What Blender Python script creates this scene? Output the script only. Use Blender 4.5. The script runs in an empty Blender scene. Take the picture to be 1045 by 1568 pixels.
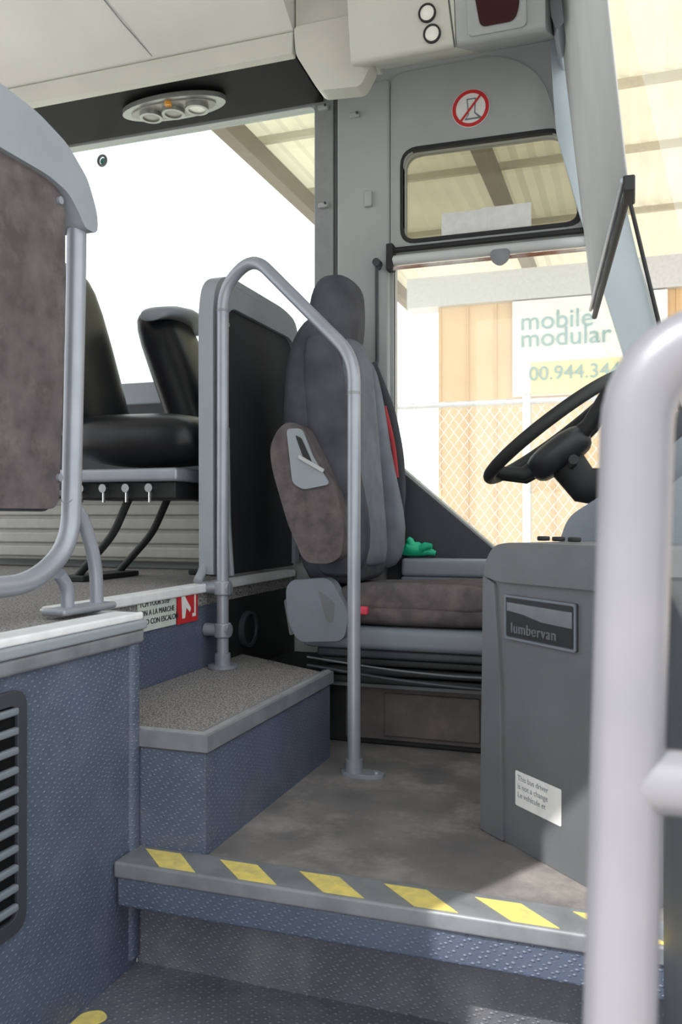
import bpy, bmesh, math, random
from mathutils import Vector, Matrix
random.seed(3)
SC=bpy.context.scene
# ------------------------------------------------------------------ helpers
def lin(c):
    c=c/255.
    return c/12.92 if c<=.04045 else ((c+.055)/1.055)**2.4
def col(r,g,b): return (lin(r),lin(g),lin(b),1)
def mat(name,c,rough=.5,metal=0.,c2=None,nscale=30,detail=4,bump=0,bscale=200,spec=.5,lo=.35,hi=.65,bdist=.002):
    m=bpy.data.materials.new(name);m.use_nodes=True
    nt=m.node_tree;N=nt.nodes;Lk=nt.links;b=N['Principled BSDF']
    b.inputs['Roughness'].default_value=rough;b.inputs['Metallic'].default_value=metal
    b.inputs['Specular IOR Level'].default_value=spec
    tc=N.new('ShaderNodeTexCoord')
    if c2 is None: c2=tuple(x*.9 for x in c[:3])+(1,)
    nz=N.new('ShaderNodeTexNoise');nz.inputs['Scale'].default_value=nscale;nz.inputs['Detail'].default_value=detail
    Lk.new(tc.outputs['Object'],nz.inputs['Vector'])
    r=N.new('ShaderNodeValToRGB');r.color_ramp.elements[0].position=lo;r.color_ramp.elements[1].position=hi
    r.color_ramp.elements[0].color=c2;r.color_ramp.elements[1].color=c
    Lk.new(nz.outputs['Fac'],r.inputs['Fac']);Lk.new(r.outputs['Color'],b.inputs['Base Color'])
    if bump:
        n2=N.new('ShaderNodeTexNoise');n2.inputs['Scale'].default_value=bscale;n2.inputs['Detail'].default_value=2
        Lk.new(tc.outputs['Object'],n2.inputs['Vector'])
        bp=N.new('ShaderNodeBump');bp.inputs['Strength'].default_value=bump;bp.inputs['Distance'].default_value=bdist
        Lk.new(n2.outputs['Fac'],bp.inputs['Height']);Lk.new(bp.outputs['Normal'],b.inputs['Normal'])
    return m
def wear_or_sun(m,c,scale=5,lo=.5,hi=.75,amt=.5):
    """second, larger scale layer of wear or painted sun patches over the base colour"""
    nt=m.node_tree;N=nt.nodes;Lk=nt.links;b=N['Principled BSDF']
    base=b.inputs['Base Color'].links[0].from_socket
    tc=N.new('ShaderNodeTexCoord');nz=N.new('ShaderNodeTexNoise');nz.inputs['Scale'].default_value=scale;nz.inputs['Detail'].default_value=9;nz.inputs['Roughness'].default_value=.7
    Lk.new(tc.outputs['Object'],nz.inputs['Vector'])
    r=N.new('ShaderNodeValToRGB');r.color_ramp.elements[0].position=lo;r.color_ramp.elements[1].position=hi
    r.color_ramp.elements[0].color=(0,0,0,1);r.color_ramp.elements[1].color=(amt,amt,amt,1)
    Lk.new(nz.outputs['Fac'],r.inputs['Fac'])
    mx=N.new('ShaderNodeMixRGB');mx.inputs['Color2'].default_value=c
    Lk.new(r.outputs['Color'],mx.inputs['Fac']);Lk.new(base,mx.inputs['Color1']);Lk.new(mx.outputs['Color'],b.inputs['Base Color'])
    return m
def treadmat(name,c,c2,dot,sc=85,rough=.45,amt=.4):
    m=mat(name,c,rough,0,c2,6,6)
    nt=m.node_tree;N=nt.nodes;Lk=nt.links;b=N['Principled BSDF']
    base=b.inputs['Base Color'].links[0].from_socket
    tc=N.new('ShaderNodeTexCoord');mp=N.new('ShaderNodeMapping')
    mp.inputs['Rotation'].default_value=(.5,.42,.5);mp.inputs['Scale'].default_value=(sc,sc,sc*1.7)
    Lk.new(tc.outputs['Object'],mp.inputs['Vector'])
    v=N.new('ShaderNodeTexVoronoi');v.inputs['Scale'].default_value=1;v.inputs['Randomness'].default_value=.18
    Lk.new(mp.outputs['Vector'],v.inputs['Vector'])
    rr=N.new('ShaderNodeValToRGB');rr.color_ramp.elements[0].position=.20;rr.color_ramp.elements[0].color=(1,1,1,1)
    rr.color_ramp.elements[1].position=.38;rr.color_ramp.elements[1].color=(0,0,0,1)
    Lk.new(v.outputs['Distance'],rr.inputs['Fac'])
    mx=N.new('ShaderNodeMixRGB');mx.inputs['Color2'].default_value=dot
    ml=N.new('ShaderNodeMath');ml.operation='MULTIPLY';ml.inputs[1].default_value=amt
    Lk.new(rr.outputs['Color'],ml.inputs[0]);Lk.new(ml.outputs[0],mx.inputs['Fac'])
    Lk.new(base,mx.inputs['Color1']);Lk.new(mx.outputs['Color'],b.inputs['Base Color'])
    bp=N.new('ShaderNodeBump');bp.inputs['Strength'].default_value=.6;bp.inputs['Distance'].default_value=.0025
    Lk.new(rr.outputs['Color'],bp.inputs['Height']);Lk.new(bp.outputs['Normal'],b.inputs['Normal'])
    return m
def glassmat(name,tint=(1,1,1,1),gloss=.05,haze=0.):
    m=bpy.data.materials.new(name);m.use_nodes=True
    nt=m.node_tree;N=nt.nodes;Lk=nt.links;N.clear()
    o=N.new('ShaderNodeOutputMaterial');t=N.new('ShaderNodeBsdfTransparent');t.inputs[0].default_value=tint
    g=N.new('ShaderNodeBsdfGlossy');g.inputs['Roughness'].default_value=.03
    x=N.new('ShaderNodeMixShader');x.inputs[0].default_value=gloss
    Lk.new(t.outputs[0],x.inputs[1]);Lk.new(g.outputs[0],x.inputs[2])
    last=x.outputs[0]
    if haze:
        d=N.new('ShaderNodeBsdfTranslucent');d.inputs[0].default_value=(1,1,1,1)  # white translucent veil imitates bright haze over the view through the glass
        tc=N.new('ShaderNodeTexCoord');nz=N.new('ShaderNodeTexNoise');nz.inputs['Scale'].default_value=3;nz.inputs['Detail'].default_value=6
        Lk.new(tc.outputs['Object'],nz.inputs['Vector'])
        mr=N.new('ShaderNodeMapRange');mr.inputs[1].default_value=.3;mr.inputs[2].default_value=.7;mr.inputs[3].default_value=haze*.7;mr.inputs[4].default_value=haze*1.3
        Lk.new(nz.outputs['Fac'],mr.inputs[0])
        y=N.new('ShaderNodeMixShader');Lk.new(mr.outputs[0],y.inputs[0]);Lk.new(last,y.inputs[1]);Lk.new(d.outputs[0],y.inputs[2]);last=y.outputs[0]
    Lk.new(last,o.inputs[0])
    return m
def group(name):
    e=bpy.data.objects.new(name,None);bpy.context.collection.objects.link(e);e.empty_display_size=.05
    return e
def addobj(name,me,m,par,bevel=0,seg=3,smooth=True,sub=0):
    o=bpy.data.objects.new(name,me);bpy.context.collection.objects.link(o)
    if m: me.materials.clear();me.materials.append(m)
    for p in me.polygons: p.use_smooth=smooth
    if smooth and not sub and not bevel:
        try: me.set_sharp_from_angle(angle=math.radians(38))
        except Exception: pass
    if bevel:
        md=o.modifiers.new('bv','BEVEL');md.width=bevel;md.segments=seg;md.limit_method='ANGLE';md.angle_limit=math.radians(35)
        wn=o.modifiers.new('wn','WEIGHTED_NORMAL');wn.keep_sharp=False
    if sub:
        md=o.modifiers.new('sb','SUBSURF');md.levels=sub;md.render_levels=sub
    if par: o.parent=par
    return o
def frame(o,a,b):
    a=Vector(a).normalized();b=Vector(b).normalized();c=a.cross(b)
    M=Matrix.Identity(4)
    for i in range(3): M[i][0]=a[i];M[i][1]=b[i];M[i][2]=c[i];M[i][3]=o[i]
    return M
def MY(y): return frame((0,y,0),(1,0,0),(0,0,1))   # local (X,Z), normal -Y
def MX(x): return frame((x,0,0),(0,1,0),(0,0,1))   # local (Y,Z), normal +X
def MZ(z): return frame((0,0,z),(1,0,0),(0,1,0))   # local (X,Y), normal +Z
def rnd(pts,r,n=5):
    out=[];k=len(pts)
    for i,p in enumerate(pts):
        rr=r[i] if isinstance(r,(list,tuple)) else r
        p=Vector(p);a=Vector(pts[i-1]);b=Vector(pts[(i+1)%k])
        if rr<=0: out.append(tuple(p));continue
        da=(a-p);db=(b-p);ra=min(rr,da.length*.49,db.length*.49)
        s=p+da.normalized()*ra;e=p+db.normalized()*ra
        for j in range(n+1):
            t=j/n;q=s*(1-t)**2+p*2*t*(1-t)+e*t*t;out.append(tuple(q))
    return out
def rect(a,b,c,d,r=0): 
    return rnd([(a,b),(c,b),(c,d),(a,d)],r) if r else [(a,b),(c,b),(c,d),(a,d)]
def shape(name,outer,M,th,m,par,holes=(),bevel=0,seg=3,off=0,smooth=True):
    cu=bpy.data.curves.new('c','CURVE');cu.dimensions='2D';cu.fill_mode='BOTH';cu.extrude=th/2
    for pl in [outer]+list(holes):
        s=cu.splines.new('POLY');s.points.add(len(pl)-1)
        for i,p in enumerate(pl): s.points[i].co=(p[0],p[1],0,1)
        s.use_cyclic_u=True
    t=bpy.data.objects.new('t',cu);bpy.context.collection.objects.link(t)
    dg=bpy.context.evaluated_depsgraph_get();dg.update()
    me=bpy.data.meshes.new_from_object(t.evaluated_get(dg))
    bpy.data.objects.remove(t)
    me.transform(Matrix.Translation((0,0,off-th/2)));me.transform(M)
    bm=bmesh.new();bm.from_mesh(me);bmesh.ops.remove_doubles(bm,verts=bm.verts,dist=1e-5)
    bmesh.ops.recalc_face_normals(bm,faces=bm.faces);bm.to_mesh(me);bm.free()
    return addobj(name,me,m,par,bevel,seg,smooth)
def box(name,a,b,m,par,bevel=0,seg=3):
    me=bpy.data.meshes.new(name);bm=bmesh.new();bmesh.ops.create_cube(bm,size=1)
    for v in bm.verts:
        for i in range(3): v.co[i]=(a[i]+b[i])/2+v.co[i]*(b[i]-a[i])
    bm.to_mesh(me);bm.free()
    return addobj(name,me,m,par,bevel,seg)
def poly(name,verts,faces,m,par,bevel=0,smooth=True,sub=0):
    me=bpy.data.meshes.new(name);me.from_pydata([tuple(v) for v in verts],[],faces);me.update()
    bm=bmesh.new();bm.from_mesh(me);bmesh.ops.recalc_face_normals(bm,faces=bm.faces);bm.to_mesh(me);bm.free()
    return addobj(name,me,m,par,bevel,3,smooth,sub)
def fil3(pts,r,n=8):
    out=[Vector(pts[0])]
    for i in range(1,len(pts)-1):
        p=Vector(pts[i]);a=Vector(pts[i-1])-p;b=Vector(pts[i+1])-p
        rr=r[i-1] if isinstance(r,(list,tuple)) else r
        ra=min(rr,a.length*.48,b.length*.48)
        s=p+a.normalized()*ra;e=p+b.normalized()*ra
        for j in range(n+1):
            t=j/n;out.append(s*(1-t)**2+p*2*t*(1-t)+e*t*t)
    out.append(Vector(pts[-1]));return out
def tube(name,pts,r,m,par,fil=0,n=16,cyc=False,flat=1.):
    if fil: pts=fil3(pts,fil)
    pts=[Vector(p) for p in pts];k=len(pts);rings=[];up=None
    for i in range(k):
        if cyc: t=(pts[(i+1)%k]-pts[i-1]).normalized()
        else: t=(pts[min(i+1,k-1)]-pts[max(i-1,0)]).normalized()
        if up is None:
            up=Vector((0,0,1)) if abs(t.z)<.9 else Vector((1,0,0))
        up=(up-t*up.dot(t)).normalized();w=t.cross(up)
        rad=r[i] if isinstance(r,(list,tuple)) else r
        rings.append([pts[i]+up*math.cos(a)*rad+w*math.sin(a)*rad*flat for a in [2*math.pi*j/n for j in range(n)]])
    V=[v for q in rings for v in q];Fc=[]
    for i in range(k if cyc else k-1):
        i2=(i+1)%k
        for j in range(n): Fc.append((i*n+j,i*n+(j+1)%n,i2*n+(j+1)%n,i2*n+j))
    if not cyc: Fc+= [tuple(range(n))[::-1],tuple((k-1)*n+j for j in range(n))]
    return poly(name,V,Fc,m,par)
def cyl(name,a,b,r,m,par,n=24,bevel=0):
    o=tube(name,[a,b],r,m,par,0,n)
    if bevel:
        md=o.modifiers.new('bv','BEVEL');md.width=bevel;md.segments=3;md.limit_method='ANGLE'
    return o
def loft(name,secs,m,par,n=28,ex=3.2):
    V=[];Fc=[]
    for c,u,v in secs:
        c=Vector(c);u=Vector(u);v=Vector(v)
        for j in range(n):
            a=2*math.pi*j/n;ca=math.cos(a);sa=math.sin(a)
            V.append(c+u*math.copysign(abs(ca)**(2/ex),ca)+v*math.copysign(abs(sa)**(2/ex),sa))
    for i in range(len(secs)-1):
        for j in range(n): Fc.append((i*n+j,i*n+(j+1)%n,(i+1)*n+(j+1)%n,(i+1)*n+j))
    Fc+=[tuple(range(n))[::-1],tuple((len(secs)-1)*n+j for j in range(n))]
    o=poly(name,V,Fc,m,par,0,True,1);return o
def text(name,body,size,M,m,par,pos,th=.0006,off=.002,rot=0,space=1.,cspace=1.):
    cu=bpy.data.curves.new('c','FONT');cu.body=body;cu.size=size;cu.extrude=th;cu.space_line=space;cu.space_character=cspace
    t=bpy.data.objects.new('t',cu);bpy.context.collection.objects.link(t)
    dg=bpy.context.evaluated_depsgraph_get();dg.update()
    me=bpy.data.meshes.new_from_object(t.evaluated_get(dg));bpy.data.objects.remove(t)
    me.transform(Matrix.Rotation(rot,4,'Z'));me.transform(Matrix.Translation((pos[0],pos[1],off)));me.transform(M)
    return addobj(name,me,m,par,smooth=False)
def disc(cx,cy,r,n=40,ry=None): return [(cx+r*math.cos(2*math.pi*i/n),cy+(ry or r)*math.sin(2*math.pi*i/n)) for i in range(n)]

# ------------------------------------------------------------------ materials
M_wall=mat('grey_wall_plastic',col(170,175,175),.5,c2=col(161,166,167),nscale=3)
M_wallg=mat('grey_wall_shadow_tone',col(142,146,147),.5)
M_seam=mat('dark_seam',col(80,82,84),.7)
M_head=mat('light_ceiling_plastic',col(222,222,219),.5,c2=col(212,212,209),nscale=2)
M_head2=mat('beige_plastic',col(206,206,198),.5,c2=col(198,198,190),nscale=4)
M_blk=mat('black_matt_plastic',col(16,16,18),.6,spec=.2)
M_rub=mat('black_rubber',col(32,33,35),.65)
M_steel=mat('painted_grey_tube',col(158,163,172),.36,.3,c2=col(149,155,165),nscale=12)
M_rail=mat('painted_handrail',col(132,131,138),.38,.2,c2=col(122,122,129),nscale=10)
M_alu=mat('aluminium_trim',col(200,202,204),.38,.5,c2=col(184,186,188),nscale=20)
M_trimg=wear_or_sun(mat('grey_edge_trim',col(142,146,150),.45,.2,c2=col(126,130,134),nscale=15),col(110,110,112),12,.5,.7,.5)
M_white=mat('sunlit_trim',col(240,242,244),.45)  # near-white colour carries sunlight painted onto the deck edge
M_tread=wear_or_sun(treadmat('blue_tread_vinyl',col(90,100,120),col(80,89,108),col(146,156,172)),col(126,128,136),4,.5,.75,.5)
M_treadf=wear_or_sun(treadmat('stair_tread_vinyl',col(102,106,115),col(88,92,100),col(154,158,166)),col(146,142,138),5,.48,.72,.6)
M_floor=wear_or_sun(mat('worn_platform_vinyl',col(130,126,124),.75,c2=col(98,96,97),nscale=7,detail=10,bump=.5,bscale=220,lo=.3,hi=.7),col(178,170,163),4,.50,.70,.6)
M_carp=mat('speckled_carpet',col(170,166,164),.95,c2=col(72,70,72),nscale=230,detail=3,bump=1,bscale=260,lo=.36,hi=.62,bdist=.004)
M_fab=wear_or_sun(mat('velour_brown_grey',col(104,98,100),.95,c2=col(82,77,79),nscale=22,detail=8,bump=.4,bscale=500,lo=.35,hi=.7,spec=.2),col(136,125,121),12,.5,.7,.4)  # mottling mixes fabric wear with sun patches put into the colour
M_fabd=mat('velour_dark_grey',col(86,88,96),.95,c2=col(70,71,78),nscale=12,detail=5,bump=.4,bscale=500,spec=.2)
M_fabl=mat('velour_blue_grey',col(122,128,138),.95,c2=col(106,111,121),nscale=10,detail=5,bump=.4,bscale=500,spec=.2)
M_shell=mat('blue_grey_plastic',col(150,157,164),.42,c2=col(142,149,156),nscale=5)
M_pil=mat('pillar_plastic',col(172,183,190),.45,c2=col(164,175,182),nscale=4)
M_dash=mat('dash_grey_plastic',col(110,113,116),.5,c2=col(101,104,107),nscale=5,bump=.25,bscale=400)
M_dashb=mat('dash_blue_plastic',col(120,128,137),.5,c2=col(110,118,127),nscale=5,bump=.2,bscale=400)
M_dashd=mat('dash_dark_plastic',col(62,66,72),.5,c2=col(54,58,64),nscale=5,bump=.2,bscale=400)
M_hub=mat('steering_hub_plastic',col(40,41,45),.5,c2=col(35,36,40),nscale=5)
M_dpanel=mat('dark_partition_panel',col(50,52,58),.6,c2=col(42,44,49),nscale=5)
M_brown=wear_or_sun(mat('worn_dark_brown_panel',col(92,86,84),.7,c2=col(76,71,70),nscale=8),col(120,112,106),9,.5,.7,.5)
M_yel=wear_or_sun(mat('yellow_safety_paint',col(240,219,120),.6,c2=col(216,200,120),nscale=40,detail=6),col(150,145,120),30,.55,.7,.5)
M_leather=mat('black_vinyl',col(27,28,33),.36,c2=col(21,22,26),nscale=10,spec=.35)
M_red=mat('red_paint',col(205,44,50),.5)
M_belt=mat('red_belt',col(190,60,66),.6)
M_pink=mat('pink_buckle',col(226,72,92),.5)
M_paper=mat('white_sticker',col(238,238,236),.5)
M_ink=mat('dark_ink',col(50,52,60),.6)
M_chrome=mat('chrome',col(225,225,228),.15,1)
M_silver=mat('silver_letter_paint',col(158,162,166),.25,.6)
M_green=mat('green_glove',col(30,200,150),.5,c2=col(20,175,128))
M_lens=mat('lamp_lens',col(245,245,238),.2)
M_lens2=mat('lamp_lens_dim',col(150,149,142),.2)
M_bez=mat('light_bezel',col(150,152,150),.3,.6)
M_amber=mat('amber_lens',col(215,150,50),.25)
M_redg=mat('dark_red_lens',col(56,18,20),.12)
M_blind=mat('roller_blind_cloth',col(206,209,210),.7,c2=col(196,199,201),nscale=3)
M_rust=mat('rusty_rod',col(150,100,80),.6,c2=col(210,205,200),nscale=9)
M_heater=mat('beige_heater_metal',col(176,175,168),.5)
M_siding=mat('tan_siding',col(233,201,158),.7,c2=col(226,192,148),nscale=2)
M_sidel=mat('siding_groove',col(222,187,142),.7)
M_beam=mat('canopy_beam',col(120,110,96),.7)
M_conc=mat('concrete_ground',col(215,211,203),.85,c2=col(200,196,188),nscale=3,detail=6)
M_galv=mat('galvanised_steel',col(205,207,210),.45,.3)
M_sign=mat('sign_white',col(244,246,244),.5)
M_signt=mat('sign_teal',col(130,172,174),.6)
M_signy=mat('sign_yellow',col(246,234,174),.6)
M_glass=glassmat('driver_window_glass',(.98,1,.99,1),.04,.08)
M_glass1=glassmat('side_window_glass',(.92,.96,.94,1),.04,.015)
M_glassw=glassmat('windshield_glass',(.98,1,.99,1),.04,.13)
M_glasst=glassmat('tinted_glass',(.64,.65,.60,1),.06,.02)

# ------------------------------------------------------------------ floors
fl=group('floor')
shape('platform_slab',[(-1.25,1.60),(.45,1.60),(.45,3.08),(-1.25,3.08)],MZ(0),.05,M_floor,fl)
box('platform_riser',(-1.02,1.60,-.26),(.30,1.66,-.04),M_treadf,fl)
box('platform_nosing_face',(-1.015,1.512,-.092),(.30,1.60,-.028),M_tread,fl,.008)
box('platform_nosing_trim',(-1.018,1.505,-.03),(.30,1.605,.004),M_trimg,fl,.006)
box('lower_tread',(-1.02,.30,-.30),(.30,1.62,-.25),M_treadf,fl)
box('lower_nosing',(-1.02,.26,-.31),(.30,.33,-.245),M_trimg,fl,.006)
for i in range(6):
    x=-.990+i*.178
    shape('yellow_mark_%d'%i,[(x,1.585),(x+.085,1.585),(x+.16,1.512),(x+.078,1.512)],MZ(0.004),.001,M_yel,fl,off=.0012)
shape('yellow_mark_low',rnd([(-1.015,1.345),(-.975,1.355),(-.955,1.40),(-.985,1.42),(-1.015,1.40)],.015),MZ(-.25),.001,M_yel,fl,off=.0012)
shape('passenger_deck',[(-3.6,.35),(-1.02,.35),(-1.02,1.60),(-1.25,1.60),(-1.25,3.08),(-3.6,3.08)],MZ(.505),.06,M_carp,fl)

wr=group('wall_rear_stairwell')
box('bulkhead',(-1.10,.35,-.30),(-1.02,1.598,.447),M_tread,wr)
box('bulkhead_return',(-1.25,1.57,-.02),(-1.02,1.598,.447),M_tread,wr)
box('corner_moulding',(-1.045,1.565,-.24),(-1.010,1.600,.45),M_tread,wr,.012)
wr2=group('wall_deck_riser')
box('deck_riser',(-1.31,1.60,-.02),(-1.252,3.07,.447),M_tread,wr2)
box('deck_riser_black',(-1.2525,2.43,.0),(-1.249,3.07,.447),M_rub,wr2)
tr=group('trim_1')
box('deck_edge_lower',(-1.06,.35,.445),(-1.005,1.605,.475),M_trimg,tr,.008)
box('deck_edge_mid',(-1.06,.35,.475),(-1.0,1.61,.495),M_shell,tr,.005)
box('deck_edge_top',(-1.075,.35,.495),(-1.008,1.605,.512),M_white,tr,.005)
box('deck_edge_return',(-1.27,1.585,.46),(-1.01,1.612,.512),M_alu,tr,.006)
box('deck_edge_inner',(-1.285,1.61,.485),(-1.238,3.06,.513),M_white,tr,.006)

v=group('air_vent')
oy=rect(.85,-.005,1.232,.418,.035);iy=rect(.88,.022,1.208,.392,.02)
shape('frame',oy,MX(-1.02),.012,M_dashd,v,[iy],.003,2,off=.01)
shape('dark_back',iy,MX(-1.02),.004,M_blk,v,off=.003)
for i in range(11):
    z=.035+i*.034
    box('slat_%d'%i,(-1.018,.88,z),(-1.006,1.208,z+.013),M_dashb,v,.004)

# carpeted box step
st=group('carpeted_step')
fp=[(-1.248,1.60),(-.853,1.60),(-.853,2.38),(-1.248,2.62)]
shape('body',fp,MZ(.235),.235,M_tread,st)
shape('carpet',[(-1.248,1.62),(-.875,1.62),(-.875,2.375),(-1.248,2.60)],MZ(.252),.02,M_carp,st,off=.001)
L0=[(-1.248,1.592),(-.845,1.592),(-.845,2.39),(-.880,2.405),(-.880,1.627),(-1.248,1.627)]
shape('edge_trim',L0,MZ(.2555),.034,M_trimg,st,smooth=False)
L1=[(-1.248,1.602),(-.855,1.602),(-.855,2.39),(-.868,2.397),(-.868,1.617),(-1.248,1.617)]
shape('edge_trim_cap',L1,MZ(.2585),.003,M_alu,st,smooth=False)
shape('lower_groove',[(-1.248,1.598),(-.851,1.598),(-.851,2.38),(-.856,2.38),(-.856,1.603),(-1.248,1.603)],MZ(.222),.006,M_seam,st,smooth=False)

sg=group('watch_step_sign')
MR=MX(-1.25)
shape('plate',rect(1.955,.408,2.155,.502),MR,.003,mat('sign_pale_green',col(206,216,208),.5),sg,off=.004)
text('lettering',"TCH YOUR STEP\nION A LA MARCHE\nADO CON ESCALON",.0215,MR,M_ink,sg,(1.962,.475),off=.005,space=1.15)
sg2=group('step_hazard_sign')
shape('plate',rect(2.165,.405,2.285,.500),MR,.003,M_red,sg2,off=.004)
shape('figure_leg',[(2.19,.42),(2.205,.42),(2.213,.45),(2.235,.435),(2.24,.447),(2.213,.475),(2.20,.49),(2.185,.485)],MR,.001,M_paper,sg2,off=.0055)
shape('step_lines',[(2.25,.42),(2.27,.42),(2.27,.49),(2.262,.49),(2.262,.43),(2.25,.43)],MR,.001,M_paper,sg2,off=.0055)
sp=group('round_speaker')
shape('rim',disc(2.63,.335,.062),MR,.018,M_dashd,sp,[disc(2.63,.335,.050)],.004,off=.020)
shape('mesh_face',disc(2.63,.335,.052),MR,.010,M_rub,sp,off=.012)

# ------------------------------------------------------------------ left bus wall
wl=group('wall_left')
W1=rect(-3.4,1.28,-1.175,2.335,.03)
UPW=rnd([(-.812,1.762),(-.165,1.762),(-.228,2.092),(-.812,2.098)],[.05,.05,.06,.06])
W2=rnd([(-.852,1.705),(-.852,.931),(-.447,.585),(.20,.56),(.135,.78),(.0,1.205),(-.145,1.705)],[.01,.02,.03,.02,.02,.02,.01])
shape('wall_panel',[(-3.6,-.3),(.42,-.3),(.30,.7),(-.03,1.80),(-.12,2.5),(-3.6,2.5)],MY(3.13),.05,M_wall,wl,[W1,UPW,W2],off=.03)
box('pillar_seam_dark',(-1.088,3.088,.55),(-1.078,3.105,2.36),M_seam,wl)
box('pillar_cover',(-1.076,3.078,.55),(-.865,3.105,2.38),M_wall,wl,.012)
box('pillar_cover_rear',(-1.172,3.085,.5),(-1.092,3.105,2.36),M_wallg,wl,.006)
shape('upper_window_surround',rnd([(-.862,1.735),(-.862,2.40),(-.44,2.405),(-.30,2.31),(-.235,2.09),(-.155,1.735)],[.02,.06,.10,.12,.03,.02],8),MY(3.10),.02,M_wall,wl,[UPW],.005,off=.012)
shape('upper_window_gasket',rnd([(-.824,1.748),(-.150,1.748),(-.216,2.106),(-.824,2.112)],[.06,.06,.07,.07]),MY(3.10),.022,M_rub,wl,[rnd([(-.812,1.764),(-.170,1.764),(-.230,2.090),(-.812,2.096)],[.05,.05,.05,.05])],.003,off=.017)
for (x,z) in [(-1.13,2.31),(-1.13,1.93),(-1.13,1.60),(-1.0,2.26)]:
    box('pillar_clip',(x-.020,3.065,z-.010),(x+.020,3.09,z+.010),M_wall,wl,.005)
    cyl('pillar_screw',(x+.012,3.067,z+.004),(x+.012,3.06,z+.004),.005,M_dashd,wl,12)
box('pillar_latch',(-.960,3.06,1.90),(-.930,3.08,1.96),M_wall,wl,.006)
shape('driver_window_frame',rnd([(-.872,1.72),(-.872,.92),(-.455,.555),(.24,.53),(.165,.80),(.03,1.21),(-.125,1.72)],[.01,.02,.03,.02,.02,.02,.01]),MY(3.10),.02,M_wall,wl,[W2],.003,off=.006)
shape('lower_dark_trim',rnd([(-.872,.935),(-.872,.30),(-.30,.30),(-.30,.56),(-.455,.585)],[.02,.01,.01,.02,.03]),MY(3.09),.02,M_dashd,wl,bevel=.006,off=.01)
cyl('trim_button',(-.80,3.082,.835),(-.80,3.072,.835),.009,M_dashd,wl,12)
box('sill_band_grey',(-3.5,3.08,1.19),(-1.18,3.11,1.285),M_shell,wl,.01)
box('sill_band',(-3.5,3.085,.80),(-1.22,3.10,1.19),M_dpanel,wl)
box('sill_strip_white',(-3.5,3.07,1.085),(-1.18,3.10,1.125),M_white,wl,.005)
ck=group('coat_hook')
tube('rod',[(-.90,3.07,1.66),(-.90,3.035,1.665),(-.90,3.03,1.62),(-.905,3.055,1.30),(-.93,3.05,1.22)],.007,M_dashd,ck,.02,10)
cyl('hook_knob',(-.90,3.06,1.672),(-.90,3.02,1.672),.015,M_dashd,ck,16)
al=group('side_armrest_ledge')
box('ledge_top',(-.80,3.0,.50),(-.33,3.078,.567),M_shell,al,.015)
box('ledge_low',(-.80,2.99,.40),(-.30,3.07,.50),M_dashb,al,.012)
h=group('wall_heater')
box('housing',(-3.4,3.00,.535),(-1.32,3.08,.80),M_heater,h,.01)
for i in range(4):
    z=.55+i*.058
    box('louvre_%d'%i,(-3.4,2.985,z),(-1.33,3.005,z+.046),M_heater,h,.008)
box('top_rail',(-3.4,2.95,.80),(-1.33,3.05,.83),M_dash,h,.01)

w=group('window_1');shape('glass',W1,MY(3.13),.004,M_glass1,w)
tube('round_vent_mark',[(-2.17+.02*math.cos(a),3.12,2.265+.022*math.sin(a)) for a in [i*math.pi/8 for i in range(16)]],.006,M_dash,w,0,8,True)
shape('vent_mark_center',disc(-2.17,2.265,.014),MY(3.125),.006,mat('teal_dot',col(80,140,130),.5),w)
w=group('window_2');shape('glass',UPW,MY(3.13),.004,M_glasst,w)
box('paper_strip',(-.67,3.110,1.772),(-.50,3.115,1.855),M_paper,w)
box('paper_strip_b',(-.52,3.113,1.772),(-.34,3.118,1.860),M_paper,w)
w=group('window_3');shape('glass',W2,MY(3.13),.004,M_glass,w)

rb=group('window_roller_blind')
cyl('rail_black',(-.85,3.055,1.718),(-.135,3.055,1.718),.011,M_rub,rb,16)
cyl('roller_tube',(-.84,3.05,1.678),(-.12,3.05,1.678),.019,M_blind,rb,20)
cyl('rod_rusty',(-.84,3.045,1.648),(-.11,3.045,1.648),.007,M_rust,rb,12)
box('end_bracket',(-.865,3.03,1.64),(-.838,3.078,1.74),M_rub,rb,.005)
box('end_bracket_b',(-.13,3.03,1.64),(-.105,3.078,1.74),M_rub,rb,.005)
shape('pull_tab',rnd([(-.475,1.675),(-.475,1.635),(-.44,1.61),(-.405,1.635),(-.405,1.675)],.02),MY(3.03),.006,M_trimg,rb,off=.003)

ps=group('prohibition_sign')
MS=MY(3.086)
shape('disc',disc(-.555,2.222,.070,48),MS,.002,M_paper,ps,off=.002)
shape('ring',disc(-.555,2.222,.068,48),MS,.001,M_red,ps,[disc(-.555,2.222,.055,48)],off=.0035)
c,s=math.cos(math.radians(50)),math.sin(math.radians(50))
shape('slash',[(-.555+a*c-b*s,2.222+a*s+b*c) for a,b in [(-.056,-.004),(.056,-.004),(.056,.004),(-.056,.004)]],MS,.001,M_red,ps,off=.004)
shape('cup_glyph',[(-.570,2.258),(-.535,2.258),(-.538,2.205),(-.515,2.185),(-.515,2.18),(-.578,2.18),(-.565,2.2)],MS,.0008,M_dashb,ps,[[(-.566,2.254),(-.539,2.254),(-.542,2.203),(-.527,2.186),(-.570,2.186),(-.561,2.2)]],off=.0032)

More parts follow.
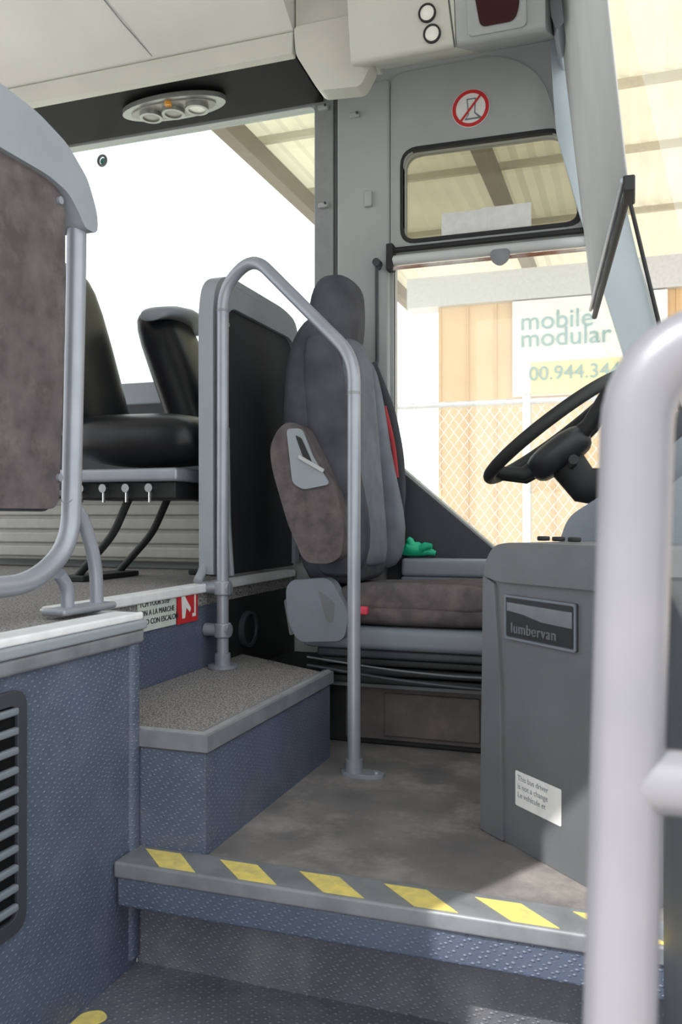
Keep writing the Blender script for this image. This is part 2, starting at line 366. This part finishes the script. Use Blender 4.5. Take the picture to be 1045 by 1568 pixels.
ap=group('windshield_pillar')
shape('post',rnd([(-.27,2.45),(-.245,2.06),(-.16,1.74),(.0,1.20),(.20,.56),(.30,.56),(.135,1.09),(-.02,1.80),(-.10,2.12),(-.12,2.45)],0.03),MY(3.075),.05,M_pil,ap,bevel=.012,off=.06)
tube('gasket',[(-.11,3.0,2.40),(-.085,3.0,2.12),(-.005,3.0,1.80),(.150,3.0,1.09),(.31,3.0,.56)],.007,M_rub,ap,.05,10)
ws=group('windshield')
V=[];Fc=[]
ny=9
for k in range(ny):
    t=k/(ny-1);y=3.06-2.6*t;bul=.22*math.sin(math.pi*t)
    V.append((.40+bul,y,.60));V.append((-.02+bul,y,2.5))
for k in range(ny-1): Fc.append((2*k,2*k+2,2*k+3,2*k+1))
poly('glass',V,Fc,M_glassw,ws)

sb=group('windshield_sun_blind')
A=Vector((-.114,2.93,1.40));B=Vector((-.002,1.84,1.40));C=Vector((-.125,1.84,2.62));D=Vector((-.248,2.93,2.62))
V=[];Fc=[]
for i in range(25):
    for j in range(2):
        t=i/24;p=(A.lerp(B,t) if j==0 else D.lerp(C,t))+Vector((.006*math.sin(t*22)*(1 if j else .3),0,0));V.append(p)
for i in range(24): Fc.append((2*i,2*i+2,2*i+3,2*i+1))
o=poly('cloth',V,Fc,M_blind,sb);md=o.modifiers.new('s','SOLIDIFY');md.thickness=.003
tube('bottom_bar',[A+Vector((0,.02,-.01)),B+Vector((0,-.02,-.01))],.009,M_rub,sb,0,12,False,1.0)
tube('bottom_bar_clear',[A+Vector((-.012,.01,.012)),B+Vector((-.012,-.01,.012))],.006,M_steel,sb,0,12)
box('end_grip',B+Vector((-.012,-.04,-.02)),B+Vector((.012,.05,.012)),M_rub,sb,.004)

# ------------------------------------------------------------------ ceiling / overhead
ce=group('ceiling')
box('roof_skin',(-3.6,.3,2.79),(.1,3.15,2.83),M_head,ce)
rk=group('overhead_luggage_rack')
MXr=MX(-1.125)
shape('bin_body',rnd([(2.75,2.435),(2.62,2.52),(2.40,2.70),(2.38,2.78),(3.07,2.78),(3.07,2.42)],[.01,.1,.1,0,0,0]),MXr,2.47,M_head,rk,off=0)
shape('lower_face',[(2.752,2.432),(2.742,2.35),(2.775,2.345),(2.80,2.43)],MXr,2.47,M_head2,rk,bevel=.004,off=0)
shape('underside_black',[(2.775,2.36),(3.075,2.335),(3.075,2.425),(2.775,2.43)],MX(-1.13),2.46,M_blk,rk,off=0)
tube('bin_seam',[(-1.83,2.372,2.72),(-1.80,2.52,2.60),(-1.74,2.63,2.508),(-1.69,2.744,2.44)],.002,M_trimg,rk,0,8)
lf=group('ceiling_light_fixture')
cx,cy=-1.70,2.915
shape('bezel',disc(cx,cy,.225,48,.085),MZ(2.342),.02,M_bez,lf,bevel=.006,off=0)
shape('inner_plate',disc(cx,cy,.185,48,.062),MZ(2.323),.006,M_lens2,lf,off=0)
for dx,m in [(-.10,M_lens2),(.0,M_lens2),(.105,M_lens)]:
    shape('lamp_ring',disc(cx+dx,cy,.045),MZ(2.32),.02,M_bez,lf,[disc(cx+dx,cy,.033)],off=0)
    shape('lamp_lens',disc(cx+dx,cy,.033),MZ(2.316),.01,m,lf,off=0)
cyl('amber_button',(cx+.01,cy-.055,2.325),(cx+.01,cy-.055,2.308),.014,M_amber,lf,16)
bk=group('overhead_corner_box')
shape('shell',rnd([(-1.118,2.44),(-.900,2.44),(-.83,2.262),(-.872,2.19),(-1.025,2.20),(-1.11,2.34)],.02),MY(2.74),.075,M_head2,bk,bevel=.014,off=0)
shape('mount',rnd([(-1.118,2.80),(-.875,2.80),(-.875,2.38),(-1.118,2.40)],.01),MY(2.76),.28,M_head2,bk,bevel=.008,off=0)
fc=group('overhead_front_console')
prof=[(2.60,2.185),(3.06,2.405),(3.06,2.78),(2.42,2.78),(2.55,2.45)]
shape('beige_section',rnd(prof,[.03,0,0,0,.05]),MX(-.515),.345,M_head2,fc,bevel=.008,off=0)
shape('grey_section',rnd(prof,[.03,0,0,0,.05]),MX(-.24),.273,M_wall,fc,bevel=.008,off=0)
p0=Vector((0,2.60,2.185));p1=Vector((0,2.55,2.45));MF=frame(p0,(1,0,0),(p1-p0))
for x,z in [(-.60,.112),(-.587,.050)]:
    shape('down_lamp_ring',disc(x,z,.028),MF,.012,M_rub,fc,[disc(x,z,.022)],.002,off=.008)
    shape('down_lamp_lens',disc(x,z,.022),MF,.008,M_lens,fc,off=.005)
shape('lamp_panel_seam',[(-.545,.30),(-.550,.30),(-.520,.0),(-.515,.0)],MF,.003,M_seam,fc,off=.0015)
shape('red_glass_frame',rect(-.475,.020,-.295,.33,.02),MF,.012,M_wall,fc,off=.008,bevel=.003)
shape('red_glass',rnd([(-.435,.040),(-.330,.040),(-.315,.08),(-.315,.32),(-.480,.32)],[.02,.03,.03,0,0]),MF,.012,M_redg,fc,off=.012,bevel=.003)
shape('header_to_pillar',rnd([(-.24,2.32),(-.22,2.26),(-.17,2.32),(-.13,2.45),(-.13,2.78),(-.24,2.78)],.02),MY(2.75),.31,M_pil,fc,bevel=.02,off=0)

# ------------------------------------------------------------------ partitions
pt=group('partition_panel')
X0=-1.135
tube('frame_tube',[(X0,.64,1.45),(X0,.63,.66),(X0,.70,.59),(X0,1.40,.585),(X0,1.52,.66),(X0,1.538,1.25),(X0,1.540,1.42)],.021,M_steel,pt,[.05,.07,.12,.2,.1])
sh=[(.66,1.40),(.62,1.36),(.60,1.28),(.585,1.28),(.585,1.38),(.63,1.47),(.72,1.512),(1.27,1.52),(1.37,1.513),(1.46,1.490),(1.530,1.443),(1.565,1.38),(1.567,1.335),(1.520,1.335),(1.505,1.355),(1.465,1.390),(1.40,1.402)]
shape('top_shell',rnd(sh,.02,3),MX(X0),.07,M_shell,pt,bevel=.016,off=.035)
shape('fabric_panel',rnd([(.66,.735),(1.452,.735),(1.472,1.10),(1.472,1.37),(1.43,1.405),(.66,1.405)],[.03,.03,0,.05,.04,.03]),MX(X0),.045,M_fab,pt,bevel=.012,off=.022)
shape('fabric_welt',rnd([(.655,.73),(1.457,.73),(1.477,1.10),(1.477,1.375),(1.43,1.41),(.655,1.41)],[.03,.03,0,.05,.04,.03]),MX(X0),.012,M_fabd,pt,off=.0)
for z in (.80,1.37):
    cyl('panel_rivet',(X0+.022,1.45,z),(X0+.028,1.45,z),.008,M_steel,pt,12)
for yy in (1.51,.70):
    tube('leg',[(X0,yy,.76),(X0,yy+.05,.72),(X0,yy+.10,.62),(X0,yy+.105,.515)],.015,M_steel,pt,.05)
    tube('leg_brace',[(X0,yy-.03,.60),(X0,yy+.0,.57),(X0,yy+.0,.515)],.014,M_steel,pt,.02)
    box('foot',(X0-.03,yy-.05,.512),(X0+.03,yy+.14,.527),M_steel,pt,.006)

pt=group('partition_panel')
X0=-1.255
sh=[(2.365,.54),(2.335,.54),(2.33,1.36),(2.352,1.45),(2.43,1.493),(2.90,1.493),(3.02,1.47),(3.05,1.38),(3.05,.54),(3.01,.54),(3.01,1.36),(2.96,1.395),(2.47,1.395),(2.425,1.36),(2.415,.54)]
shape('shell_frame',rnd(sh,[0,0,.05,.05,.06,.06,.06,.05,0,0,.03,.03,.03,.03,0],4),MX(X0),.05,M_shell,pt,bevel=.012,off=.035)
shape('dark_panel',[(2.39,.53),(3.03,.53),(3.03,1.41),(2.39,1.41)],MX(X0),.03,M_dpanel,pt,bevel=.005,off=.02)
for z in (.62,1.0,1.34):
    cyl('panel_screw',(X0+.02,2.46,z),(X0+.026,2.46,z),.007,M_steel,pt,12)
tube('kick_brace',[(X0+.02,2.455,1.0),(X0+.025,2.455,.70),(X0+.045,2.44,.53)],.010,M_shell,pt,.05)
tube('kick_foot',[(X0,2.38,.60),(X0,2.34,.56),(X0,2.30,.52)],.014,M_shell,pt,.03)

# ------------------------------------------------------------------ grab rail
gr=group('grab_rail')
A=Vector((-1.19,2.34,0));B=Vector((-.73,2.235,0))
def q(t,z): p=A.lerp(B,t);return (p.x,p.y,z)
tube('rail',[q(0,.256),q(0,1.425),q(.25,1.505),q(1,1.165),q(1,.002)],.0185,M_steel,gr,[.07,.09,.07],20)
cyl('joint_sleeve',q(0,1.35),q(0,1.358),.0195,M_trimg,gr)
cyl('joint_sleeve',q(1,1.06),q(1,1.068),.0195,M_trimg,gr)
cyl('foot_collar',q(0,.256),q(0,.30),.024,M_steel,gr);cyl('foot_flange',q(0,.2545),q(0,.264),.045,M_steel,gr)
cyl('foot_collar',q(1,0.001),q(1,.045),.024,M_steel,gr)
fx,fy,_=q(1,0)
shape('foot_flange',disc(fx+.025,fy,.062,32,.03),MZ(.012),.012,M_steel,gr,bevel=.003,off=0)
for dx in (-.015,.065): cyl('flange_bolt',(fx+dx,fy,.011),(fx+dx,fy,.017),.008,M_alu,gr,10)
for z in (.37,.50):
    cyl('wall_clamp',(-1.249,2.34,z),(-1.165,2.34,z),.020,M_steel,gr)
    cyl('clamp_ring',q(0,z-.022),q(0,z+.022),.026,M_steel,gr,24,.004)

hr=group('door_handrail')
tube('post',[(-.026,.46,-.245),(.004,.46,.802),(.08,.46,.818),(.115,.46,.80),(.12,.46,.75),(.125,.46,-.245)],.0183,M_rail,hr,[.075,.03,.03,.05],32)
tube('branch',[(-.004,.46,.585),(.12,.46,.585)],.0160,M_rail,hr,0,24)
# welded saddle where the branch meets the post
tube('branch_weld',[(-.002+.0022*i,.46,.585) for i in range(13)],[.0180-.0020*(i/12)**.5+(.004*max(0,1-abs(i-8)/4)) *0 for i in range(13)],M_rail,hr,0,24)

# ------------------------------------------------------------------ driver seat
ds=group('driver_seat')
YC=2.70
def bsec(l): return [((x,YC,z),(hx,0,0),(0,hy,0)) for z,x,hx,hy in l]
loft('backrest',bsec([(.50,-.90,.05,.19),(.515,-.90,.095,.225),(.60,-.915,.115,.24),(.80,-.945,.12,.252),(1.0,-.965,.115,.255),(1.15,-.970,.105,.245),(1.26,-.968,.095,.225),(1.33,-.96,.08,.19),(1.37,-.955,.055,.15),(1.385,-.955,.025,.10)]),M_fabd,ds)
loft('backrest_front_pad',bsec([(.55,-.83,.03,.12),(.58,-.83,.05,.145),(.8,-.855,.05,.155),(1.05,-.875,.05,.155),(1.25,-.89,.05,.14),(1.32,-.90,.04,.10)]),M_fabl,ds)
loft('headrest',bsec([(1.25,-.955,.05,.14),(1.29,-.95,.074,.160),(1.37,-.942,.078,.160),(1.45,-.936,.072,.150),(1.49,-.930,.064,.130),(1.512,-.928,.048,.105),(1.52,-.926,.025,.07)]),M_fabd,ds,ex=2.8)
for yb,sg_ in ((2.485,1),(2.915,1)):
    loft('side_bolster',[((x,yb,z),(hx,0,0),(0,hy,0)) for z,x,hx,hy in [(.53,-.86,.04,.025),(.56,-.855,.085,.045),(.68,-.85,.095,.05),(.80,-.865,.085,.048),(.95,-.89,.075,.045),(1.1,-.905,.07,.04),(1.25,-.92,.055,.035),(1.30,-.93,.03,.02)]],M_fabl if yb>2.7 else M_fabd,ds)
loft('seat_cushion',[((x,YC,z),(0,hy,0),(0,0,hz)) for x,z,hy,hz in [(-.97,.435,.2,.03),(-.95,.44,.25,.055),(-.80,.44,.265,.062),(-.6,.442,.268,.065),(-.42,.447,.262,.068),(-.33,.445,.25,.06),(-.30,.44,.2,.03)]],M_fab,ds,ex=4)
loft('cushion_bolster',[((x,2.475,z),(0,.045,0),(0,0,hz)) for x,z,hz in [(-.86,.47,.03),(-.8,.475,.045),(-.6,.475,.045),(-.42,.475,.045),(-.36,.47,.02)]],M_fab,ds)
box('cushion_pan',(-.97,2.44,.315),(-.32,2.95,.385),M_dashb,ds,.02)
box('suspension_plate',(-.93,2.47,.285),(-.36,2.92,.315),M_dashd,ds,.01)
for i in range(3):
    box('bellows_%d'%i,(-.92,2.48-.006*(i%2),.205+i*.028),(-.36,2.90,.228+i*.028),M_rub,ds,.008)
tube('air_hose',[(-.95,2.44,.26),(-.7,2.43,.235),(-.5,2.44,.222),(-.36,2.46,.215)],.005,M_dashd,ds,.1,8)
tube('air_hose_b',[(-.95,2.44,.285),(-.7,2.435,.262),(-.5,2.44,.252),(-.36,2.46,.25)],.003,M_dash,ds,.1,8)
box('plinth',(-1.24,2.62,.0005),(-.34,3.0,.205),M_rub,ds,.006)
box('plinth_side',(-.93,2.56,.0005),(-.34,3.0,.205),M_rub,ds,.006)
box('plinth_front_panel',(-.86,2.545,.02),(-.41,2.562,.185),M_brown,ds,.004)
box('plinth_front_inset',(-.73,2.535,.035),(-.43,2.550,.170),M_brown,ds,.005)
box('plinth_lip',(-.93,2.50,.190),(-.38,2.565,.205),M_dash,ds,.004)
shape('recliner_cover',rnd([(-1.005,.50),(-.985,.525),(-.86,.535),(-.80,.43),(-.815,.345),(-.965,.335),(-1.0,.40)],.03),MY(2.40),.05,M_dashb,ds,bevel=.014,off=0)
shape('recliner_slot',rnd([(-.90,.50),(-.845,.46),(-.85,.40),(-.87,.40)],.012),MY(2.40),.004,M_dash,ds,off=.001)
shape('rear_lever',rnd([(-1.02,.46),(-1.0,.47),(-.98,.36),(-1.0,.35)],.008),MY(2.42),.02,M_dash,ds,bevel=.004)
ar=rnd([(-1.018,.985),(-.985,1.008),(-.935,.995),(-.885,.90),(-.825,.78),(-.802,.68),(-.812,.60),(-.85,.578),(-.93,.580),(-.985,.70),(-1.035,.86),(-1.045,.93)],.03,4)
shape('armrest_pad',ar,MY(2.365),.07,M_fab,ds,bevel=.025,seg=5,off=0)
shape('armrest_hinge_plate',rnd([(-.985,.985),(-.935,.985),(-.90,.90),(-.845,.815),(-.93,.80),(-.965,.82)],.015),MY(2.36),.02,M_shell,ds,bevel=.004,off=.004)
shape('armrest_slot',rnd([(-.955,.965),(-.935,.955),(-.90,.88),(-.925,.885)],.006),MY(2.36),.004,M_rub,ds,off=.006)
shape('armrest_tongue',rnd([(-.94,.905),(-.86,.86),(-.865,.85),(-.945,.895)],.004),MY(2.36),.006,M_alu,ds,off=.012)
tube('belt_strap',[(-.90,2.955,1.28),(-.83,2.965,1.10),(-.80,2.965,.95),(-.79,2.965,.80),(-.83,2.97,.55)],.022,M_dashd,ds,.05,10,False,.12)
tube('belt_strap_red',[(-.846,2.945,1.12),(-.812,2.95,.98),(-.80,2.95,.86)],.008,M_belt,ds,.05,10,False,.2)
box('belt_buckle',(-.80,2.405,.425),(-.745,2.43,.45),M_pink,ds,.006)
tube('belt_stalk',[(-.80,2.42,.435),(-.83,2.42,.40),(-.86,2.43,.36)],.01,M_rub,ds,.02,10)

# ------------------------------------------------------------------ passenger seats
def pseat(name,x0,y0,y1,zt,cl=.53,hb=.055,cap=False):
    g=group(name);yc=(y0+y1)/2;hw=(y1-y0)/2
    zb=.93;k_=cl/.53
    loft('backrest',[((x0+dx-(hb-.055),yc,z),(hx,0,0),(0,hw*k,0)) for z,dx,hx,k in [(zb,.10,hb-.025,.8),(zb+.03,.09,hb-.005,.95),(zb+.25,.02,hb,1),(zt-.12,-.07,hb-.005,.97),(zt-.03,-.10,hb-.015,.85),(zt,-.11,hb-.035,.6)]],M_leather,g)
    loft('seat_cushion',[((x0+dx*k_,yc,z),(0,hw*k,0),(0,0,hz)) for dx,z,k,hz in [(.05,.98,.8,.05),(.08,.98,.97,.085),(.25,.97,1,.09),(.42,.975,1,.085),(.50,.97,.95,.07),(.53,.96,.7,.03)]],M_leather,g,ex=3.)
    if cap:
        loft('top_shell_cap',[((x0-.11+dx,y,zt-.005+dz),(hx,0,0),(0,0,hz)) for y,dx,dz,hx,hz in [(y0-.02,0,-.05,.03,.015),(y0-.01,0,-.02,.07,.025),(yc,.03,.0,.085,.03),(y1-.01,.03,-.02,.07,.025),(y1,.03,-.05,.03,.015)]],M_shell,g,ex=2.5)
    else:
        tube('top_handle',[(x0-.07,y0-.02,zt-.28),(x0-.12,y0-.015,zt-.03),(x0-.12,yc,zt+.01),(x0-.12,y1+.0,zt-.03),(x0-.07,y1+.0,zt-.28)],.016,M_shell,g,.09)
    box('seat_frame',(x0+.02,y0,.83),(x0+.48*k_,y1,.872),M_steel,g,.01)
    box('under_frame',(x0+.04,y0+.03,.775),(x0+.46*k_,y1-.03,.832),M_rub,g,.008)
    for yy in (y0+.08,y1-.06):
        tube('frame_leg',[(x0+.26*k_,yy,.78),(x0+.20*k_,yy,.66),(x0+.06,yy,.52)],.013,M_rub,g,.05,12)
    box('leg_foot',(x0+.02,y0+.03,.506),(x0+.12,y1-.02,.524),M_rub,g,.004)
    for i in range(4):
        cyl('bolt_%d'%i,(x0+.12+i*.085*k_,y0+.04,.81),(x0+.12+i*.085*k_,y0+.01,.81),.014,M_chrome,g,12)
        cyl('bolt_shank_%d'%i,(x0+.12+i*.085*k_,y0+.02,.80),(x0+.12+i*.085*k_,y0+.02,.765),.005,M_chrome,g,8)
    return g
pseat('passenger_seat',-1.81,2.30,2.68,1.62,.53,.065)
pseat('passenger_seat',-1.56,2.72,2.99,1.50,.25,.10,True)

# ------------------------------------------------------------------ console by the driver
dc=group('farebox_console')
MC=frame((-.325,1.949,0),(1,-1,0),(0,0,1))
shape('cabinet',rnd([(0,.001),(.47,.001),(.47,.60),(.05,.60),(.012,.585)],[.004,0,.01,.01,.02]),MC,.22,M_dash,dc,bevel=.008,off=0)
shape('side_flange',[(.0,.001),(.086,.001),(.078,.34),(.055,.57),(.012,.585)],MC,.01,M_dash,dc,bevel=.003,off=.008)
shape('lid',rnd([(.02,.585),(.075,.575),(.47,.580),(.47,.665),(.11,.663),(.06,.655),(.03,.62)],[.01,.01,0,.01,.02,.03,.02]),MC,.23,M_dash,dc,bevel=.014,off=.012)
for i,s_ in enumerate((.12,.17,.22)):
    p=MC@Vector((s_,.666,-.08));cyl('button_%d'%i,p,p+Vector((0,0,.010)),.014,M_rub,dc,14,.003)
shape('name_plate',rect(.094,.452,.322,.548,.006),MC,.006,M_dashd,dc,bevel=.002,off=.006)
shape('plate_face',rect(.102,.460,.314,.540,.004),MC,.003,M_hub,dc,off=.0072)
shape('plate_frame',rect(.094,.452,.322,.548,.006),MC,.004,M_dashb,dc,[rect(.099,.457,.317,.543,.005)],off=.0085)
shape('plate_reflection',[(.104,.514),(.16,.510),(.22,.500),(.312,.498),(.312,.530),(.104,.532)],MC,.002,M_silver,dc,off=.0085)  # silvery reflection on the black plate, modelled as a flat shape
text('plate_letters',"lumbervan",.032,MC,M_silver,dc,(.118,.468),th=.0012,off=.0085,cspace=1.1)
shape('info_sticker',rect(.124,.094,.272,.169,.004),MC,.001,M_paper,dc,off=.0015)
text('sticker_text',"This bus driver\nis not a change\nLe vehicule et",.0165,MC,M_dashb,dc,(.132,.150),th=.0001,off=.0018,space=1.1)
wf=group('wall_front_stairwell')
box('dark_panel',(.142,.55,-.245),(.18,1.50,.60),M_dashd,wf,.01)
box('dark_panel_inner',(.050,.85,-.245),(.142,1.50,.62),M_dashd,wf,.01)

db=group('dashboard')
shape('base',rnd([(.03,.001),(.34,.001),(.34,.80),(.28,.86),(.14,.84),(.05,.76),(.03,.40)],[0,0,.02,.05,.05,.05,.05]),MY(1.98),1.0,M_dashb,db,bevel=.015,off=0)
shape('binnacle',rnd([(-.19,.60),(.20,.60),(.34,.92),(.16,.95),(.02,.83),(-.15,.72)],[.02,0,.03,.05,.05,.03]),MY(2.20),.78,M_dashb,db,bevel=.02,off=0)
shape('instrument_hood',rnd([(.0,.84),(.24,.84),(.28,1.0),(.16,1.03),(.04,.93)],.03),MY(2.35),.5,M_dashd,db,bevel=.02,off=0)
for i in range(6):
    box('switch_%d'%i,(.06,2.02+i*.028,.80),(.08,2.04+i*.028,.82),M_rub,db,.003)

sw=group('steering_wheel')
wc=Vector((-.212,2.58,.980));ang=math.radians(36.7)
ux=Vector((math.cos(ang),0,math.sin(ang)));uy=Vector((0,1,0));un=ux.cross(uy).normalized()
if un.z<0: un=-un
R_=.24
tube('rim',[wc+ux*R_*math.cos(a)+uy*R_*math.sin(a) for a in [2*math.pi*i/56 for i in range(56)]],.0185,M_rub,sw,0,14,True)
hub=wc-un*.062-ux*.035
loft('hub',[(hub+un*d,ux*r,uy*r*1.05) for d,r in [(-.05,.07),(-.04,.095),(.0,.108),(.02,.105),(.036,.08),(.042,.045)]],M_hub,sw,ex=2.5)
for a in (20,160,205,335):
    a=math.radians(a);d=ux*math.cos(a)+uy*math.sin(a)
    tube('spoke',[hub+d*.05,hub+d*.13+un*.006,wc+d*(R_-.005)],[.030,.022,.015],M_rub,sw,0,12)
tube('column',[hub-un*.03,hub-un*.12,(-.02,2.58,.80)],[.055,.055,.06],M_rub,sw,0,18)
tube('stalk',[hub-un*.06,hub-un*.06-uy*.16+ux*.02],.009,M_rub,sw,0,10)
tube('stalk_grip',[hub-un*.06-uy*.12+ux*.015,hub-un*.06-uy*.19+ux*.025],.014,M_rub,sw,0,10)

gg=group('green_gloves')
dY=.10
tube('palm',[(-.80,2.925+dY,.590),(-.775,2.92+dY,.600),(-.74,2.925+dY,.600),(-.71,2.93+dY,.590)],[.014,.027,.027,.014],M_green,gg,0,12)
for i,(a,b) in enumerate([((-.80,2.905,.59),(-.85,2.915,.580)),((-.795,2.92,.60),(-.855,2.93,.605)),((-.76,2.915,.61),(-.775,2.91,.640)),((-.73,2.915,.60),(-.685,2.91,.612)),((-.73,2.925,.59),(-.675,2.93,.585))]):
    a=Vector(a);b=Vector(b);a.y+=dY;b.y+=dY;tube('finger_%d'%i,[a,a.lerp(b,.5)+Vector((0,0,.006)),b],[.015,.015,.009],M_green,gg,0,10)

wd_=group('wall_right_sun_mask')
shape('sun_mask_panel',[(-3.6,-.3),(-1.03,-.3),(-1.03,2.1),(.15,2.1),(.15,2.78),(-3.6,2.78)],MY(.33),.05,M_wall,wd_,[rect(-3.3,1.1,-2.3,2.1,.05)],off=0)  # unseen door-side wall, added with its opening shaped to limit the sun

# ------------------------------------------------------------------ outside
gd=group('ground');box('concrete',(-40,3.6,-1.0),(40,60,-.9),M_conc,gd)
box('concrete_apron',(-40,-30,-1.0),(40,3.6,-.9),M_conc,gd)
bd=group('building')
box('wall',(-1.97,9.0,-.9),(9,9.2,3.0),M_siding,bd)
i=0;x=-1.97
while x<8:
    box('siding_batten_%d'%i,(x,8.985,-.9),(x+.03,9.0,3.0),M_sidel,bd);x+=.30;i+=1
box('eave_band',(-2.3,8.9,2.98),(9,9.2,3.30),M_galv,bd)
bs=group('building_sign')
box('panel',(-1.17,8.93,1.97),(.35,8.965,2.97),M_sign,bs)
box('yellow_strip',(-.98,8.92,1.98),(.30,8.93,2.32),M_signy,bs)
MSg=MY(8.92)
text('sign_text',"mobile\nmodular",.27,MSg,M_signt,bs,(-1.09,2.66),th=.003,off=.005,space=.66)
text('sign_phone',"00.944.3443",.205,MSg,M_signt,bs,(-1.0,2.13),th=.003,off=.012)
cn=group('canopy_roof')
M_tr=mat('fibreglass_roof',col(214,208,184),.6,c2=col(192,186,162),nscale=1.2,detail=5)
b=M_tr.node_tree.nodes['Principled BSDF']
nt=M_tr.node_tree;tl=nt.nodes.new('ShaderNodeBsdfTranslucent');tl.inputs[0].default_value=col(216,210,188)
mx=nt.nodes.new('ShaderNodeMixShader');mx.inputs[0].default_value=.28
nt.links.new(b.outputs[0],mx.inputs[1]);nt.links.new(tl.outputs[0],mx.inputs[2]);nt.links.new(mx.outputs[0],nt.nodes['Material Output'].inputs[0])
V=[];Fc=[];n=150
for i in range(n+1):
    x=-3.2+i*.08;z=4.0+.018*(1 if i%2 else -1)
    V+= [(x,5.3,z),(x,12,z)]
for i in range(n): Fc.append((2*i,2*i+2,2*i+3,2*i+1))
poly('corrugated_sheet',V,Fc,M_tr,cn,smooth=False)
M_beam2=mat('pale_purlin',col(190,184,166),.7)
for y in (5.4,6.6,7.8,9.4): box('purlin',(-3.2,y,3.92),(8.8,y+.05,3.98),M_beam2,cn)
for x in (-3.1,-1.25,2.6): box('rafter',(x,5.3,3.74),(x+.12,12,3.92),M_beam,cn)
fe=group('chain_link_fence')
V=[];Fc=[]
def wire(a,b,r=.0035):
    a=Vector(a);b=Vector(b);k=len(V);d=(b-a).normalized();u=Vector((0,1,0));w_=d.cross(u)
    for p in (a,b):
        for s1,s2 in ((1,0),(-.5,.87),(-.5,-.87)): V.append(p+u*r*s1+w_*r*s2)
    for j in range(3): Fc.append((k+j,k+(j+1)%3,k+3+(j+1)%3,k+3+j))
z0,z1=-.85,1.66;H=z1-z0;s_=.085
x=-6.
while x<5:
    wire((x,7.0,z0),(x+H*.75,7.0,z1));wire((x+H*.75,7.004,z0),(x,7.004,z1));x+=s_
poly('mesh_wires',V,Fc,M_galv,fe,smooth=False)
cyl('top_rail',(-7,7,1.66),(7,7,1.66),.024,M_galv,fe)
for x in (-3.8,-.80,2.2,5.2): cyl('post',(x,7,-.9),(x,7,1.72),.036,M_galv,fe)

# ------------------------------------------------------------------ light
wd=bpy.data.worlds.new('sky');SC.world=wd;wd.use_nodes=True
bg=wd.node_tree.nodes['Background'];bg.inputs[0].default_value=(.96,.98,1,1);bg.inputs[1].default_value=1.75
sl=bpy.data.lights.new('sun','SUN');sl.energy=4;sl.angle=math.radians(.6);sl.color=(1,.97,.92)
so=bpy.data.objects.new('sun',sl);bpy.context.collection.objects.link(so)
so.rotation_euler=Vector((.42,.72,-1.0)).to_track_quat('-Z','Y').to_euler()

# ------------------------------------------------------------------ camera
cd=bpy.data.cameras.new('camera');co=bpy.data.objects.new('camera',cd);bpy.context.collection.objects.link(co)
cd.sensor_fit='VERTICAL';cd.sensor_height=22.3;cd.sensor_width=14.9;cd.lens=1446/1755*22.3
co.location=(0,0,.72);co.rotation_euler=(math.radians(90.3),0,math.atan(497/1446))
cd.clip_start=.02
cd.dof.use_dof=True;cd.dof.focus_distance=2.4;cd.dof.aperture_fstop=5.
SC.camera=co
SC.view_settings.view_transform='Standard';SC.view_settings.look='None';SC.view_settings.exposure=.22
